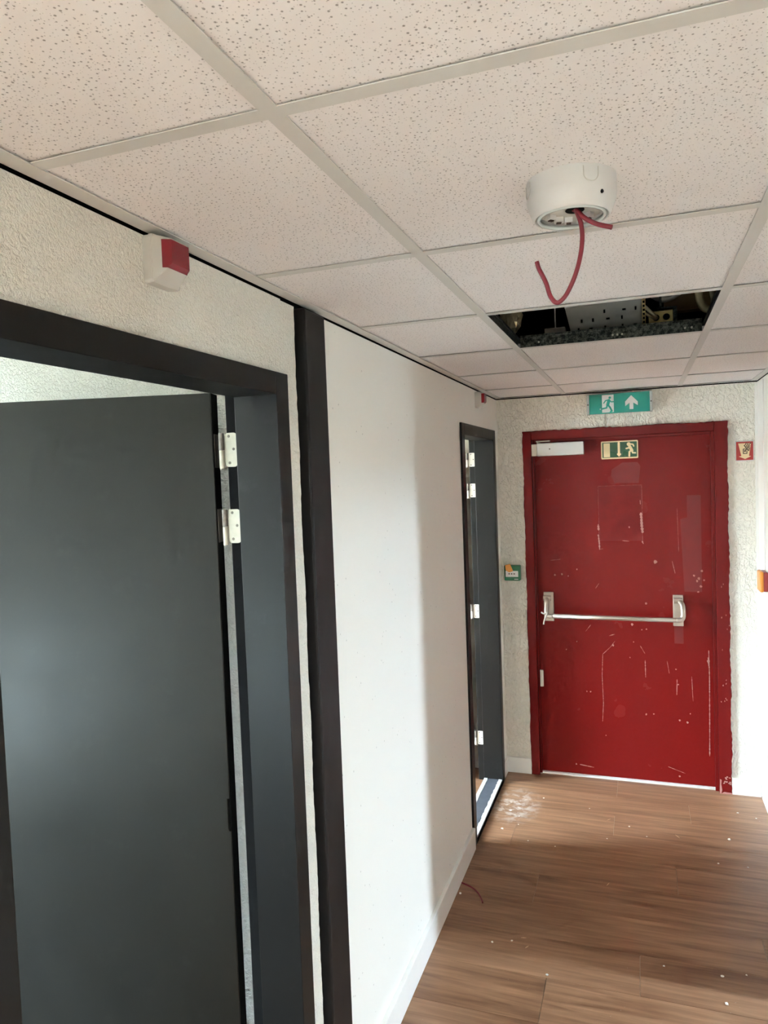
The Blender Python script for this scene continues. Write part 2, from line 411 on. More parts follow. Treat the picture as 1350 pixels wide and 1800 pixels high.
# skirtings
def skirt(name, bm, label): return st(name, bm, M['base_white'], label, 'baseboard', bevel=.002)
skirt('baseboard_left', bx(0, .016, -.915, D2[0]-.002, 0, .103), 'white skirting board along the smooth left wall')
skirt('baseboard_end', bx(0, RF[0]+.002, YE-.015, YE, 0, .092), 'short white skirting board left of the red door')
skirt('baseboard_end.001', bx(RF[1]-.001, XR-.004, YE-.015, YE, 0, .088), 'short white skirting board right of the red door')
skirt('baseboard_left.001', bx(0, .010, D2[1], YE-.015, 0, .09), 'sliver of white skirting between far grey door and corner')

# ------------------------------------------------------------------ suspended ceiling
FILL_LAMP = 13.0
ceil = empty('ceiling', (0.68, 0, H), 'suspended ceiling of white perforated tiles in a grey-white grid', 'ceiling', kind='structure')
R1, R2 = .384, .993
XL0, XR0 = .031, XR-.031
ys = [-1.8666+.6*(k-1) for k in range(-5, 7)]
cols = [(0.004, R1), (R1, R2), (R2, XR-.004)]
TW = .012
tile_me = {}
def tile(x0, x1, y0, y1):
    key = (round(x1-x0, 4), round(y1-y0, 4))
    cx, cy = (x0+x1)/2, (y0+y1)/2
    if key not in tile_me:
        a, b = (x1-x0)/2-.003, (y1-y0)/2-.003
        bm = B(); box(bm, -a, a, -b, b, 0, .015)
        me = bpy.data.meshes.new('ceiling_tile'); bm.to_mesh(me); bm.free(); me.materials.append(M['tile']); tile_me[key] = me
    o = bpy.data.objects.new('ceiling_tile', tile_me[key]); COL.objects.link(o)
    o.parent = ceil; o.matrix_parent_inverse = Matrix.Translation(-ceil.location)
    o.location = (cx, cy, H+.0034+random.uniform(-.0006, .0006)); o.rotation_euler = (random.uniform(-.0015, .0015), random.uniform(-.0015, .0015), 0)
edges_y = [-5.99] + ys + [YE-.004]
for j, (y0, y1) in enumerate(zip(edges_y, edges_y[1:])):
    for i, (x0, x1) in enumerate(cols):
        if i == 1 and abs(y0-(-.6666)) < .01: continue     # the missing tile
        if i == 1 and abs(y0-(-4.2666)) < .01: continue    # the added fill luminaire lies in this bay
        tile(x0, x1, y0, y1)
def tee(name, x0, x1, y0, y1, axis):
    bm = B(); box(bm, x0, x1, y0, y1, H, H+.0014)
    o = obj(name, bm, M['tee'], ceil)
    cx, cy = (x0+x1)/2, (y0+y1)/2
    bm = B()
    if axis == 'y': box(bm, cx-.0012, cx+.0012, y0, y1, H+.0014, H+.036); box(bm, cx-.004, cx+.004, y0, y1, H+.036, H+.044)
    else: box(bm, x0, x1, cy-.0012, cy+.0012, H+.0014, H+.036); box(bm, x0, x1, cy-.004, cy+.004, H+.036, H+.044)
    obj('tee_web', bm, M['galv'], o)
for r in (R1, R2): tee('main_runner', r-TW, r+TW, -5.99, YE-.002, 'y')
for yy in ys:
    for (x0, x1) in ((XL0-.02, R1-TW), (R1+TW, R2-TW), (R2+TW, XR0+.02)):
        tee('cross_tee', x0, x1, yy-TW, yy+TW, 'x')
# unseen recessed luminaire behind the viewer, added to fill the corridor with light
lum = empty('fill_ceiling_light', ((R1+R2)/2, -3.9666, H), 'unseen square recessed ceiling light added further back to fill the corridor', 'ceiling light')
obj('housing', bx(R1+.006, R2-.006, -4.2606, -3.6726, H+.012, H+.06), M['tee'], lum)
k = N('lit_diffuser'); k.b.inputs['Emission Color'].default_value = (.90, .98, 1.06, 1); k.b.inputs['Emission Strength'].default_value = FILL_LAMP
obj('diffuser', bx(R1+.012, R2-.012, -4.2546, -3.6786, H+.003, H+.0115), k.m, lum)
# clips and rivets on the web over the opening
bm = B()
for xx in (.46, .705, .72, .735, .93, .95):
    tube(bm, [(xx, -.067-.002, H+.017), (xx, -.067-.005, H+.017)], .0035, 8)
obj('rivet', bm, M['hinge_steel'], ceil)
for nm, a in (('wall_angle', (-.0005, XL0, -5.99, YE, H-.0016, H)), ('wall_angle', (XR0, XR, -5.99, YE, H-.0016, H)), ('wall_angle', (XL0, XR0, YE-.022, YE-.001, H-.0016, H))):
    obj(nm, bx(*a), M['tee'], ceil)

# ------------------------------------------------------------------ dark post
bm = B(); box(bm, -.10, .020, -1.028, -.906, 0, 2.2)
st('column', bm, M['post'], 'dark painted steel post from floor to ceiling in the left wall', 'post', bevel=.006, seg=3)

# ------------------------------------------------------------------ left doors
def left_frame(p, y0, y1, top, iy0, iy1, itop, x0=-.135, reb=-.101, step=.016):
    bm = B()
    # near jamb, far jamb (with rebate), header (with rebate)
    def jamb(ya, yb, rebate_far):
        if rebate_far: pts = [(.010, ya), (.010, yb), (x0, yb), (x0, ya+step), (reb, ya+step), (reb, ya)]
        else: pts = [(.010, ya), (.010, yb), (reb, yb), (reb, yb-step), (x0, yb-step), (x0, ya)]
        prism(bm, pts, lambda a, b, h: (a, b, h), 0, top)
    jamb(y0, iy0, False); jamb(iy1, y1, True)
    pts = [(.010, itop), (.010, top), (x0, top), (x0, itop+step+.004), (reb, itop+step+.004), (reb, itop)]
    prism(bm, pts, lambda a, b, h: (a, h, b), iy0, iy1)
    return obj('frame', bm, M['frame_dark'], p, bevel=.0016, seg=2)
def hinge(p, xa, xb, y, zc, h=.08, mats=('hinge_steel', 'hinge_steel'), leafpts=None):
    bm = B(); prism(bm, rrect(xa, xb, zc-h/2, zc+h/2, .009), XZ(y), 0, .0025)
    o = obj('hinge', bm, M[mats[0]], p)
    for (sx, sz) in ((.35, .40), (.72, .02), (.35, -.38)):
        b2 = B(); tube(b2, [(xa+(xb-xa)*sx, y-.0023, zc+sz*h), (xa+(xb-xa)*sx, y-.0032, zc+sz*h)], .0034, 10)
        obj('screw', b2, M['hinge_dirty'], o)
    bm = B()
    kx = xa-.008
    tube(bm, [(kx, y-.004, zc-h*.5-.004), (kx, y-.004, zc-h*.02)], .0065, 12)
    obj('hinge_barrel', bm, M[mats[1]], o, smooth=False)
    bm = B(); tube(bm, [(kx, y-.004, zc+h*.0), (kx, y-.004, zc+h*.5)], .0068, 12)
    obj('hinge_barrel', bm, M['hinge_dirty'], o)
    return o
def leaf(p, corner, ang, width, z0, z1, th, mat, notches=()):
    """slab hinged at corner (near-face hinge edge); ang = direction of the leaf in plan"""
    d = Vector((math.cos(ang), math.sin(ang))); nb = Vector((d.y, -d.x))
    if nb.y < 0: nb = -nb                                   # thickness grows away from the viewer
    c = Vector(corner)
    pts = [(0, z0)]
    for (a, b, dep) in notches: pts += [(0, a), (dep, a), (dep, b), (0, b)]
    pts += [(0, z1), (width, z1), (width, z0)]
    bm = B(); prism(bm, pts, lambda s, z, h: (c.x+d.x*s+nb.x*h, c.y+d.y*s+nb.y*h, z), 0, th)
    return obj('leaf', bm, mat, p, bevel=.0015), d, nb
d1 = empty('door_1', (0, -1.56, 0), 'open dark grey door with dark frame in the near left wall', 'door', kind='structure')
left_frame(d1, D1[0], D1[1], D1[2], -1.956, -1.172, 1.977)
ANG1 = math.radians(180+15.6)
lf, dd, nn = leaf(d1, (-.174, -1.156), ANG1, .83, .012, 1.994, .054, M['leaf_grey'], [(.93, 1.01, .006)])
obj('black_edge', (lambda b: (prism(b, [(-.0008, .012), (-.0008, 1.994), (.0005, 1.994), (.0005, .012)], lambda t, z, h: (-.174+dd.x*t+nn.x*h, -1.156+dd.y*t+nn.y*h, z), .004, .050), b)[1])(B()), M['black'], d1)  # thin black strip along the leaf's hinge edge
obj('rebate_shade', bx(-.1335, -.1035, -1.1575, -1.1555, 0, 1.99), M['black'], d1, bevel=.0008)  # black strip paints the leaf's shade into the rebate
for zc in (1.857, 1.677, .24):
    h = hinge(d1, -.138, -.106, -1.1575, zc)
    bm = B(); c = Vector((-.174, -1.156))
    q = [c - dd*.0022 + nn*.010, c - dd*.0022 + nn*.044]
    a, b = q
    v = [bm.verts.new((a.x, a.y, zc-.04)), bm.verts.new((b.x, b.y, zc-.04)), bm.verts.new((b.x, b.y, zc+.04)), bm.verts.new((a.x, a.y, zc+.04))]
    bm.faces.new(v); ex = bmesh.ops.extrude_face_region(bm, geom=bm.faces[:])
    bmesh.ops.translate(bm, verts=[e for e in ex['geom'] if isinstance(e, bmesh.types.BMVert)], vec=(dd.x*.0014, dd.y*.0014, 0))
    obj('leaf_plate', bm, M['hinge_dirty'], h)
d2 = empty('door_2', (0, 1.05, 0), 'dark grey frame and open door at the far end of the left wall', 'door', kind='structure')
left_frame(d2, D2[0], D2[1], D2[2], .698, 1.400, 1.965)
leaf(d2, (-.168, 1.412), math.radians(180-4), .73, .012, 1.982, .040, M['leaf_grey'])
for zc in (1.86, 1.685, .99, .25):
    hinge(d2, -.137, -.100, 1.416, zc, .078, ('hinge_white', 'hinge_white'))
thr = empty('threshold', (-.045, 1.05, 0), 'raised dark threshold with pale chipped edges in the far left doorway', 'threshold')
obj('sill', bx(-.078, -.019, .690, 1.412, 0, .019), M['threshold_dark'], thr, bevel=.002)
def chipped(x0, x1, side):
    n = 40; pts = []
    for i in range(n+1): pts.append((x0 + (random.uniform(0, .005) if side < 0 else 0), .690+.722*i/n))
    for i in range(n, -1, -1): pts.append((x1 - (random.uniform(0, .004) if side > 0 else 0), .690+.722*i/n))
    bm = B(); prism(bm, pts, lambda a, b, h: (a, b, h), 0, .0205); return bm
obj('edge_strip', chipped(-.019, .004, -1), M['threshold_pale'], thr)
obj('edge_strip', chipped(-.100, -.078, 1), M['threshold_pale'], thr)
obj('nosing', bx(.004, .010, .690, 1.412, 0, .012), M['black'], thr)

# ------------------------------------------------------------------ red emergency door
d3 = empty('door_3', (.68, 1.60, 0), 'scuffed red emergency exit door in the end wall', 'door', kind='structure')
FX0, FX1, FT = RF
LX0, LX1, LT = .207, 1.142, 1.958
def wav(n, amp): return [random.uniform(-amp, amp) + amp*math.sin(i*.31+random.random()) for i in range(n+1)]
bm = B()
n = 120; w1 = wav(n, .0016); w2 = wav(n, .0022); w3 = wav(60, .002)
outer = [(FX0+w1[i], FT*i/n) for i in range(n+1)] + [(FX0+(FX1-FX0)*i/60, FT+w3[i]) for i in range(1, 60)] + [(FX1+w2[i], FT*(n-i)/n) for i in range(n+1)]
inner = [(LX1+.014, 0), (LX1+.014, LT+.002), (LX0-.010, LT+.002), (LX0-.010, 0)]
# front face ring as three prisms so that every face stays simple
iL, iR, iT = LX0-.010, LX1+.014, LT+.002
prism(bm, [(iL, 0)] + [(iL, FT)] + [(FX0+w1[i], FT*i/n) for i in range(n, -1, -1)], XZ(1.68), 0, .115)
prism(bm, [(iR, FT), (iR, 0)] + [(FX1+w2[i], FT*(n-i)/n) for i in range(n, -1, -1)], XZ(1.68), 0, .115)
prism(bm, [(iR, iT), (iL, iT)] + [(iL+(iR-iL)*i/60, FT+w3[i]) for i in range(61)], XZ(1.68), 0, .115)
obj('frame', bm, M['red_frame'], d3, bevel=.003, seg=2)
# inner stop, stepped back
bm = B(); box(bm, iR-.016, iR+.001, 1.588, 1.68, 0, iT); box(bm, iL-.001, iL+.010, 1.60, 1.68, 0, iT); box(bm, iL, iR, 1.602, 1.68, iT-.014, iT+.001)
obj('door_stop', bm, M['red_frame'], d3, bevel=.002)
lf3 = obj('leaf', bx(LX0-.002, LX1, 1.620, 1.662, .004, LT-.008), M['red_leaf'], d3, bevel=.002)
obj('sill_strip', bx(LX0, LX1, 1.606, 1.62, 0, .010), M['threshold_pale'], d3)
def onleaf(name, bm, m, **k): return obj(name, bm, m, lf3, **k)
def blob(pts, jit): return [(a+random.uniform(-jit, jit), b+random.uniform(-jit, jit)) for a, b in pts]
LF = XZ(1.620)
bm = B(); prism(bm, rrect(.556, .790, 1.372, 1.684, .004), LF, -.001, .00025); onleaf('poster_ghost', bm, M['red_worn'])
bm = B(); prism(bm, [(.645, 1.700), (.775, 1.695), (.785, 1.79), (.77, 1.812), (.69, 1.812), (.632, 1.775), (.628, 1.74)], LF, -.001, .0002); onleaf('gloss_patch', bm, M['red_lighter'])  # lighter red paints glare onto a smoother patch below the sign
bm = B(); prism(bm, [(1.0, 1.09), (1.09, 1.09), (1.09, 1.62), (1.02, 1.62), (1.02, 1.50), (.985, 1.49)], LF, -.001, .0002); onleaf('gloss_patch', bm, M['red_lighter'])
bm = B(); prism(bm, rrect(.945, .992, .80, .90, .003), LF, -.001, .0002); onleaf('gloss_patch', bm, M['red_lighter'])
# scratches and chips: bare primer showing through the paint
bm = B()
def scratch(pts, w):
    P = [Vector(p) for p in pts]; L, Rr = [], []
    Q = []
    for a, b in zip(P, P[1:]):
        m = max(2, int((b-a).length/.006))
        Q += [a+(b-a)*i/m for i in range(m)]
    Q.append(P[-1])
    for i, q in enumerate(Q):
        t = (Q[min(i+1, len(Q)-1)]-Q[max(i-1, 0)]).normalized(); nr = Vector((-t.y, t.x))
        ww = w*.5*random.uniform(.25, 1.0)*(.35 if i in (0, len(Q)-1) else 1)
        L.append(q+nr*ww); Rr.append(q-nr*ww)
    vl = [bm.verts.new((a.x, 1.6192, a.y)) for a in L]; vr = [bm.verts.new((a.x, 1.6192, a.y)) for a in Rr]
    for i in range(len(Q)-1): bm.faces.new((vl[i], vl[i+1], vr[i+1], vr[i]))
def spot(a, b, r):
    n = random.randint(5, 7)
    vs = [bm.verts.new((a+r*random.uniform(.6, 1.1)*math.cos(2*math.pi*i/n), 1.6192, b+r*random.uniform(.6, 1.3)*math.sin(2*math.pi*i/n))) for i in range(n)]
    bm.faces.new(vs)
scratch([(.553, 1.468), (.555, 1.432)], .012); scratch([(.552, 1.41), (.557, 1.36), (.558, 1.322)], .010); scratch([(.557, 1.325), (.578, 1.328)], .004)
scratch([(.783, 1.53), (.786, 1.46), (.790, 1.415)], .017); scratch([(.780, 1.60), (.781, 1.575)], .006); scratch([(.786, 1.372), (.793, 1.355)], .012); scratch([(.68, 1.374), (.72, 1.37)], .004)
scratch([(.556, 1.372), (.556, 1.684), (.790, 1.684)], .0012); scratch([(.790, 1.684), (.790, 1.37)], .0015)
scratch([(.63, .80), (.605, .765), (.562, .722), (.556, .60), (.560, .44), (.553, .33)], .0035); scratch([(.60, .83), (.63, .84)], .006)
scratch([(.765, .78), (.79, .735)], .004); scratch([(.79, .70), (.791, .60)], .005); scratch([(.905, .70), (.915, .63)], .003); scratch([(.955, .60), (.952, .51)], .005)
scratch([(1.118, .77), (1.120, .62), (1.118, .42), (1.115, .18)], .006); scratch([(1.114, .73), (1.118, .68)], .016); scratch([(1.03, .62), (1.035, .48)], .003)
scratch([(.94, 1.26), (.955, 1.19)], .004); scratch([(.97, 1.55), (.975, 1.31)], .0018); scratch([(.53, 1.10), (.55, 1.13)], .003); scratch([(.47, .85), (.50, .89)], .004)
scratch([(.42, .065), (.50, .055)], .007); scratch([(.90, .10), (.99, .07)], .003); scratch([(.28, 1.26), (.34, 1.268)], .002)
for a, b, r in ((.854, 1.255, .011), (.72, 1.45, .006), (.345, 1.18, .006), (.38, 1.17, .004), (.43, 1.21, .005), (.305, 1.175, .006), (.42, .79, .004), (.36, .74, .004), (.80, 1.02, .008), (.725, .90, .008), (.80, .875, .005), (.775, .87, .004), (.62, .775, .006), (.79, .39, .006), (.83, .395, .005), (.965, .37, .006), (1.005, .36, .006), (.96, .05, .007), (.40, .065, .005), (.49, .50, .005), (.47, .50, .004), (1.05, 1.18, .007), (1.065, 1.15, .007), (1.075, 1.165, .009), (1.085, 1.12, .008), (1.07, 1.09, .006), (1.09, 1.205, .007), (1.10, 1.155, .006), (.71, .71, .004), (.95, .655, .004), (.96, .57, .005), (1.02, .41, .004), (.73, .80, .004), (.57, .25, .003)):
    spot(a, b, r)
o = onleaf('paint_scratches', bm, M['chip']); o['kind'] = 'stuff'
# worn edge and chips on the frame
bm = B()
def fchip(pts):
    vs = [bm.verts.new((a, 1.5645, b)) for a, b in pts]; bm.faces.new(vs)
for zz in (.02, .03): pass
fchip([(1.158, 0), (1.166, 0), (1.170, .02), (1.166, .05), (1.168, .075), (1.160, .08)])
fchip([(1.166, 0), (1.22, 0), (1.22, .008), (1.18, .010)])
for i in range(12):
    a = random.uniform(1.175, 1.212); b = random.choice((.055, .06, .085)) + random.uniform(-.008, .008); fchip(blob([(a, b), (a+.009, b), (a+.008, b+.007), (a+.001, b+.006)], .002))
for i in range(14):
    a = random.uniform(1.17, 1.215); b = random.uniform(.5, 1.2); fchip(blob([(a, b), (a+.003, b), (a+.003, b+.008), (a, b+.006)], .0012))
o = obj('paint_chips', bm, M['chip'], d3); o['kind'] = 'stuff'
obj('hinge', bx(.199, .226, 1.606, 1.618, .515, .615), M['hinge_white'], d3, bevel=.008, seg=3)
# overhead closer
cl = obj('door_closer', bx(.228, .487, 1.563, 1.606, 1.866, 1.940), M['closer'], d3, bevel=.004, seg=3)
obj('end_cap', bx(.196, .228, 1.570, 1.606, 1.868, 1.936), M['steel'], cl, bevel=.003)
bm = B(); tube(bm, [(.30, 1.5632, 1.905), (.30, 1.562, 1.905)], .004, 10); obj('adjusting_screw', bm, M['dark_ink'], cl)
bm = B(); tube(bm, [(.235, 1.585, 1.940), (.235, 1.585, 1.952)], .010, 12); box(bm, .222, .30, 1.576, 1.596, 1.948, 1.954); obj('arm', bm, M['steel'], cl)
# push bar
for (x0, x1, z0, z1) in ((.239, .296, .907, 1.076), (.940, .993, .900, 1.073)):
    obj('bar_bracket', bx(x0, x1, 1.606, 1.6205, z0, z1), M['steel'], d3, bevel=.003)
bm = B(); tube(bm, [(.290, 1.520, .953), (.955, 1.520, .950)], .0125, 14); obj('push_bar', bm, M['steel'], d3, smooth=True)
bm = B(); tube(bm, spline([(.952, 1.520, .950), (.975, 1.520, .952), (.986, 1.524, .968), (.987, 1.530, 1.00), (.984, 1.545, 1.030), (.972, 1.575, 1.043), (.965, 1.61, 1.045)], 5), .0135, 12); obj('bar_arm', bm, M['steel'], d3, smooth=True)
bm = B(); tube(bm, spline([(.300, 1.520, .953), (.275, 1.522, .953), (.262, 1.526, .970), (.262, 1.540, 1.01), (.262, 1.565, 1.043), (.264, 1.61, 1.045)], 5), .013, 12); obj('bar_arm', bm, M['steel'], d3, smooth=True)
for xx in (.264, .965):
    bm = B(); tube(bm, [(xx-.022, 1.575, 1.047), (xx+.022, 1.575, 1.047)], .016, 14); obj('pivot', bm, M['steel'], d3)
bm = B(); tube(bm, spline([(.235, 1.512, .975), (.25, 1.508, .968), (.268, 1.508, .975), (.262, 1.512, .955), (.252, 1.515, .93), (.247, 1.515, .905)], 5), .0045, 8); obj('tie_wire', bm, M['grey_plastic'], d3)

# ------------------------------------------------------------------ signs
def sign_map(x0, x1, z0, z1, y):
    return lambda s, t: (x0+(x1-x0)*s, z0+(z1-z0)*t)
def stroke(bm, f, pts, w, y, h, asp):
    """rounded stroke through unit coordinates pts; w in units of sign height"""
    P = [Vector(f(s, t)) for s, t in pts]
    rad = w*asp/2
    for a, b in zip(P, P[1:]):
        d = (b-a); 
        if d.length < 1e-7: continue
        ang = math.atan2(d.y, d.x); out = []
        for k in range(7): t = ang-H90+math.pi*k/6; out.append((b.x+rad*math.cos(t), b.y+rad*math.sin(t)))
        for k in range(7): t = ang+H90+math.pi*k/6; out.append((a.x+rad*math.cos(t), a.y+rad*math.sin(t)))
        prism(bm, out, XZ(y), 0, h); h += .00001
def disc(bm, c, r, y, h):
    prism(bm, [(c[0]+r*math.cos(2*math.pi*k/18), c[1]+r*math.sin(2*math.pi*k/18)) for k in range(18)], XZ(y), 0, h)
# hanging-height exit luminaire
ex = empty('exit_sign', (.682, YE, 2.08), 'teal green exit sign box with running man and up arrow above the red door', 'sign')
EX0, EX1, EZ0, EZ1, EY = .512, .852, 2.083, 2.190, 1.530
obj('housing', bx(EX0, EX1, 1.538, YE-.002, EZ0+.004, EZ1+.004), M['clear'], ex, bevel=.006, seg=3)
for x0, x1 in ((EX0-.001, EX0+.013), (EX1-.013, EX1+.001)):
    e = obj('end_cap', bx(x0, x1, EY, YE-.004, EZ0, EZ1), M['clear'], ex, bevel=.003)
    bm = B(); tube(bm, [((x0+x1)/2, EY+.001, (EZ0+EZ1)/2), ((x0+x1)/2, EY-.001, (EZ0+EZ1)/2)], .004, 8); obj('screw', bm, M['dark_ink'], e)
fx0, fx1 = EX0+.013, EX1-.013
fc = obj('sign_face', bx(fx0, fx1, EY, 1.540, EZ0, EZ1), M['exit_green'], ex, bevel=.002)
f = sign_map(fx0, fx1, EZ0, EZ1, EY); eh = EZ1-EZ0
bm = B(); prism(bm, [f(.215, .055), f(.412, .055), f(.412, .95), f(.215, .95)], XZ(EY), 0, .0004)
stroke(bm, f, [(.185, .245), (.23, .265)], .07, EY, .0003, eh)
obj('doorway_symbol', bm, M['sign_white'], fc)
bm = B(); yy = EY-.0003
disc(bm, f(.347, .80), .062*eh, yy, .0006)
stroke(bm, f, [(.332, .66), (.310, .44)], .15, yy, .0006, eh)
stroke(bm, f, [(.335, .68), (.372, .58), (.408, .585)], .055, yy, .0007, eh)
stroke(bm, f, [(.325, .69), (.275, .66), (.246, .54)], .055, yy, .0008, eh)
stroke(bm, f, [(.312, .46), (.350, .30), (.378, .12), (.355, .07)], .085, yy, .0009, eh)
stroke(bm, f, [(.305, .44), (.290, .29), (.205, .25)], .075, yy, .0010, eh)
obj('running_man', bm, M['exit_green'], fc)
bm = B(); prism(bm, [f(*q) for q in ((.70, .86), (.807, .52), (.807, .33), (.734, .476), (.734, .15), (.671, .152), (.671, .48), (.599, .31), (.599, .55))], XZ(EY), 0, .0005)
obj('arrow', bm, M['sign_white'], fc)
# sign on the door leaf
ds = empty('exit_sign', (.676, 1.62, 1.83), 'dark green and cream exit sign with down arrow stuck on the red door', 'sign')
SX0, SX1, SZ0, SZ1 = .578, .775, 1.834, 1.934
bm = B(); prism(bm, rrect(SX0, SX1, SZ0, SZ1, .006), XZ(1.6198), 0, .002); obj('backing', bm, M['glow_cream'], ds)
bm = B(); prism(bm, rrect(SX0+.007, SX1-.006, SZ0+.008, SZ1-.007, .003), XZ(1.6178), 0, .0004); gf = obj('sign_face', bm, M['sign_green'], ds)
f = sign_map(SX0, SX1, SZ0, SZ1, 0); sh = SZ1-SZ0; yy = 1.6174
bm = B(); prism(bm, [f(*q) for q in ((.068, .11), (.242, .11), (.242, .89), (.068, .89))], XZ(yy), 0, .0004); obj('door_symbol', bm, M['glow_cream'], gf)
bm = B(); stroke(bm, f, [(.485, .88), (.485, .22)], .12, yy, .0004, sh); prism(bm, [f(*q) for q in ((.435, .30), (.535, .30), (.545, .24), (.487, .11), (.43, .24))], XZ(yy), 0, .0006); obj('arrow', bm, M['glow_cream'], gf)
bm = B(); disc(bm, f(.752, .79), .105*sh, yy, .0004)
stroke(bm, f, [(.775, .67), (.835, .43)], .16, yy, .0005, sh); stroke(bm, f, [(.765, .59), (.685, .555)], .085, yy, .0006, sh)
stroke(bm, f, [(.80, .79), (.865, .77), (.885, .67)], .08, yy, .0007, sh); stroke(bm, f, [(.82, .45), (.768, .36), (.762, .14)], .10, yy, .0008, sh); stroke(bm, f, [(.84, .42), (.855, .30), (.925, .295)], .085, yy, .0009, sh)
obj('running_man', bm, M['glow_cream'], gf)
# fire call point sign right of the door
fs = empty('fire_alarm_sign', (1.30, YE, 1.79), 'small square red sign with cream arrow and pressing hand right of the red door', 'sign')
QX0, QX1, QZ0, QZ1 = 1.262, 1.343, 1.799, 1.896
obj('backing', bx(QX0-.004, QX1+.005, 1.5755, YE, QZ0-.004, QZ1+.005), M['white_plastic'], fs, bevel=.001)
qf = obj('sign_face', bx(QX0, QX1, 1.575, 1.5757, QZ0, QZ1), M['sign_red'], fs)
f = sign_map(QX0, QX1, QZ0, QZ1, 0); qh = QZ1-QZ0; yy = 1.575
bm = B(); prism(bm, [f(*q) for q in ((.125, .91), (.875, .91), (.75, .225), (.88, .205), (.52, .06), (.145, .205), (.30, .225))], XZ(yy), 0, .0004); obj('arrow', bm, M['glow_cream'], qf)
bm = B(); yy -= .0004
for pts in ([(.42, .60), (.42, .36), (.63, .36), (.63, .50)], [(.42, .60), (.52, .60)], [(.52, .49), (.60, .62), (.47, .80)], [(.60, .62), (.75, .82), (.86, .92)], [(.58, .72), (.70, .90)], [(.52, .80), (.60, .92)], [(.62, .55), (.80, .77)], [(.68, .56), (.74, .50), (.79, .66)]):
    stroke(bm, f, pts, .045, yy, .0003, qh)
disc(bm, f(.52, .49), .05*qh, yy, .0005)
obj('hand_symbol', bm, M['dark_ink'], qf)
# green break-glass call point left of the door
cp = empty('call_point', (.069, YE, 1.15), 'green break-glass door release with orange tag left of the red door', 'call point')
bd = obj('body', bx(.024, .117, 1.538, YE, 1.150, 1.240), M['call_green'], cp, bevel=.006, seg=3)
obj('press_panel', bx(.033, .106, 1.536, 1.5385, 1.173, 1.208), M['sign_white'], bd, bevel=.001)
bm = B()
for a in (.054, .083):
    sgn = 1 if a < .07 else -1
    prism(bm, [(a-.006, 1.191), (a+.006*0, 1.1955), (a+.006, 1.191), (a, 1.1865)], XZ(1.536), 0, .0003)
disc(bm, (.0685, 1.191), .004, 1.536, .0003)
obj('press_symbols', bm, M['dark_ink'], bd)
obj('name_strip', bx(.082, .106, 1.5374, 1.5382, 1.157, 1.162), M['threshold_pale'], bd)
bm = B(); prism(bm, [(.032, 1.243), (.062, 1.250), (.078, 1.208), (.056, 1.200), (.036, 1.212)], XZ(1.534), 0, .008); obj('tag', bm, M['tag_orange'], cp, bevel=.002)
# red call box with orange cover on the right wall
cb = empty('call_box', (XR, 1.35, 1.14), 'red call box with orange cover on the right wall at the picture edge', 'call box')
obj('body', bx(1.345, XR, 1.302, 1.392, 1.146, 1.243), M['box_red'], cb, bevel=.004, seg=3)
obj('cover', bx(1.328, 1.3475, 1.300, 1.394, 1.143, 1.246), M['orange'], cb, bevel=.008, seg=3)

# ------------------------------------------------------------------ sounders with red lens
def sounder(y0, z0, label, wy=.072, hz=.081):
    p = empty('alarm_beacon', (0, y0+wy/2, z0), label, 'alarm beacon', 'alarm beacons high on the left wall')
    y1, z1 = y0+wy, z0+hz
    bm = B(); prism(bm, rrect(y0, y1, z0, z1, .006), YZ(-.001), 0, .019); obj('base', bm, M['grey_plastic'], p, bevel=.001)
    def hgt(y, z):
        m = min(1, (y-y0)/.016, (y1-y)/.006, (z-z0)/.031, (z1-z)/.008)
        return .0185 + .027*max(0, m)
    def patch(ya, yb, za, zb, off, n=18):
        bm = B(); g = []
        ylist = sorted(set([ya+(yb-ya)*i/n for i in range(n+1)] + [v for v in (y0+.016, y1-.006) if ya < v < yb]))
        zlist = sorted(set([za+(zb-za)*i/n for i in range(n+1)] + [v for v in (z0+.031, z1-.008) if za < v < zb]))
        for yv in ylist: g.append([bm.verts.new((hgt(yv, zv)+off, yv, zv)) for zv in zlist])
        for a in range(len(ylist)-1):
            for b in range(len(zlist)-1): bm.faces.new((g[a][b], g[a+1][b], g[a+1][b+1], g[a][b+1]))
        ed = [e for e in bm.edges if e.is_boundary]
        ex = bmesh.ops.extrude_edge_only(bm, edges=ed)
        for v in ex['geom']:
            if isinstance(v, bmesh.types.BMVert): v.co.x = .012 if off == 0 else v.co.x-.0016
        return bm
    obj('cover', patch(y0+.0006, y1-.0006, z0+.0006, z1-.0006, 0), M['grey_plastic'], p)
    obj('lens', patch(y0+.008, y1-.0012, z0+.024, z1-.010, .0009), M['red_lens'], p)
    return p
sounder(-1.612, 2.122, 'larger near alarm beacon with red lens above the open grey door')
sounder(0.99, 2.114, 'small far alarm beacon with red lens above the far grey door')

# ------------------------------------------------------------------ smoke detector base with cut cables
DC = (.693, -1.500)
det = empty('smoke_detector_base', (DC[0], DC[1], H), 'white round smoke detector base hanging open on the ceiling tile', 'smoke detector')
bm = B(); lathe(bm, [(.0, H+.004), (.066, H+.004), (.066, H-.022), (.0655, H-.028), (.063, H-.036), (.0585, H-.046), (.0565, H-.0505), (.054, H-.0515), (.053, H-.050), (.0525, H-.044), (.050, H-.040), (0, H-.040)], DC, 64)
body = obj('body', bm, M['white_plastic'], det, smooth=True)
body.data.polygons.foreach_set('use_smooth', [True]*len(body.data.polygons))
es = body.modifiers.new('split', 'EDGE_SPLIT'); es.split_angle = math.radians(50)
bm = B(); lathe(bm, [(.0505, H-.0485), (.0515, H-.0515), (.049, H-.0530), (.0465, H-.0525), (.046, H-.047), (.0505, H-.0485)], DC, 64); obj('mounting_ring', bm, M['clear'], det, smooth=True)
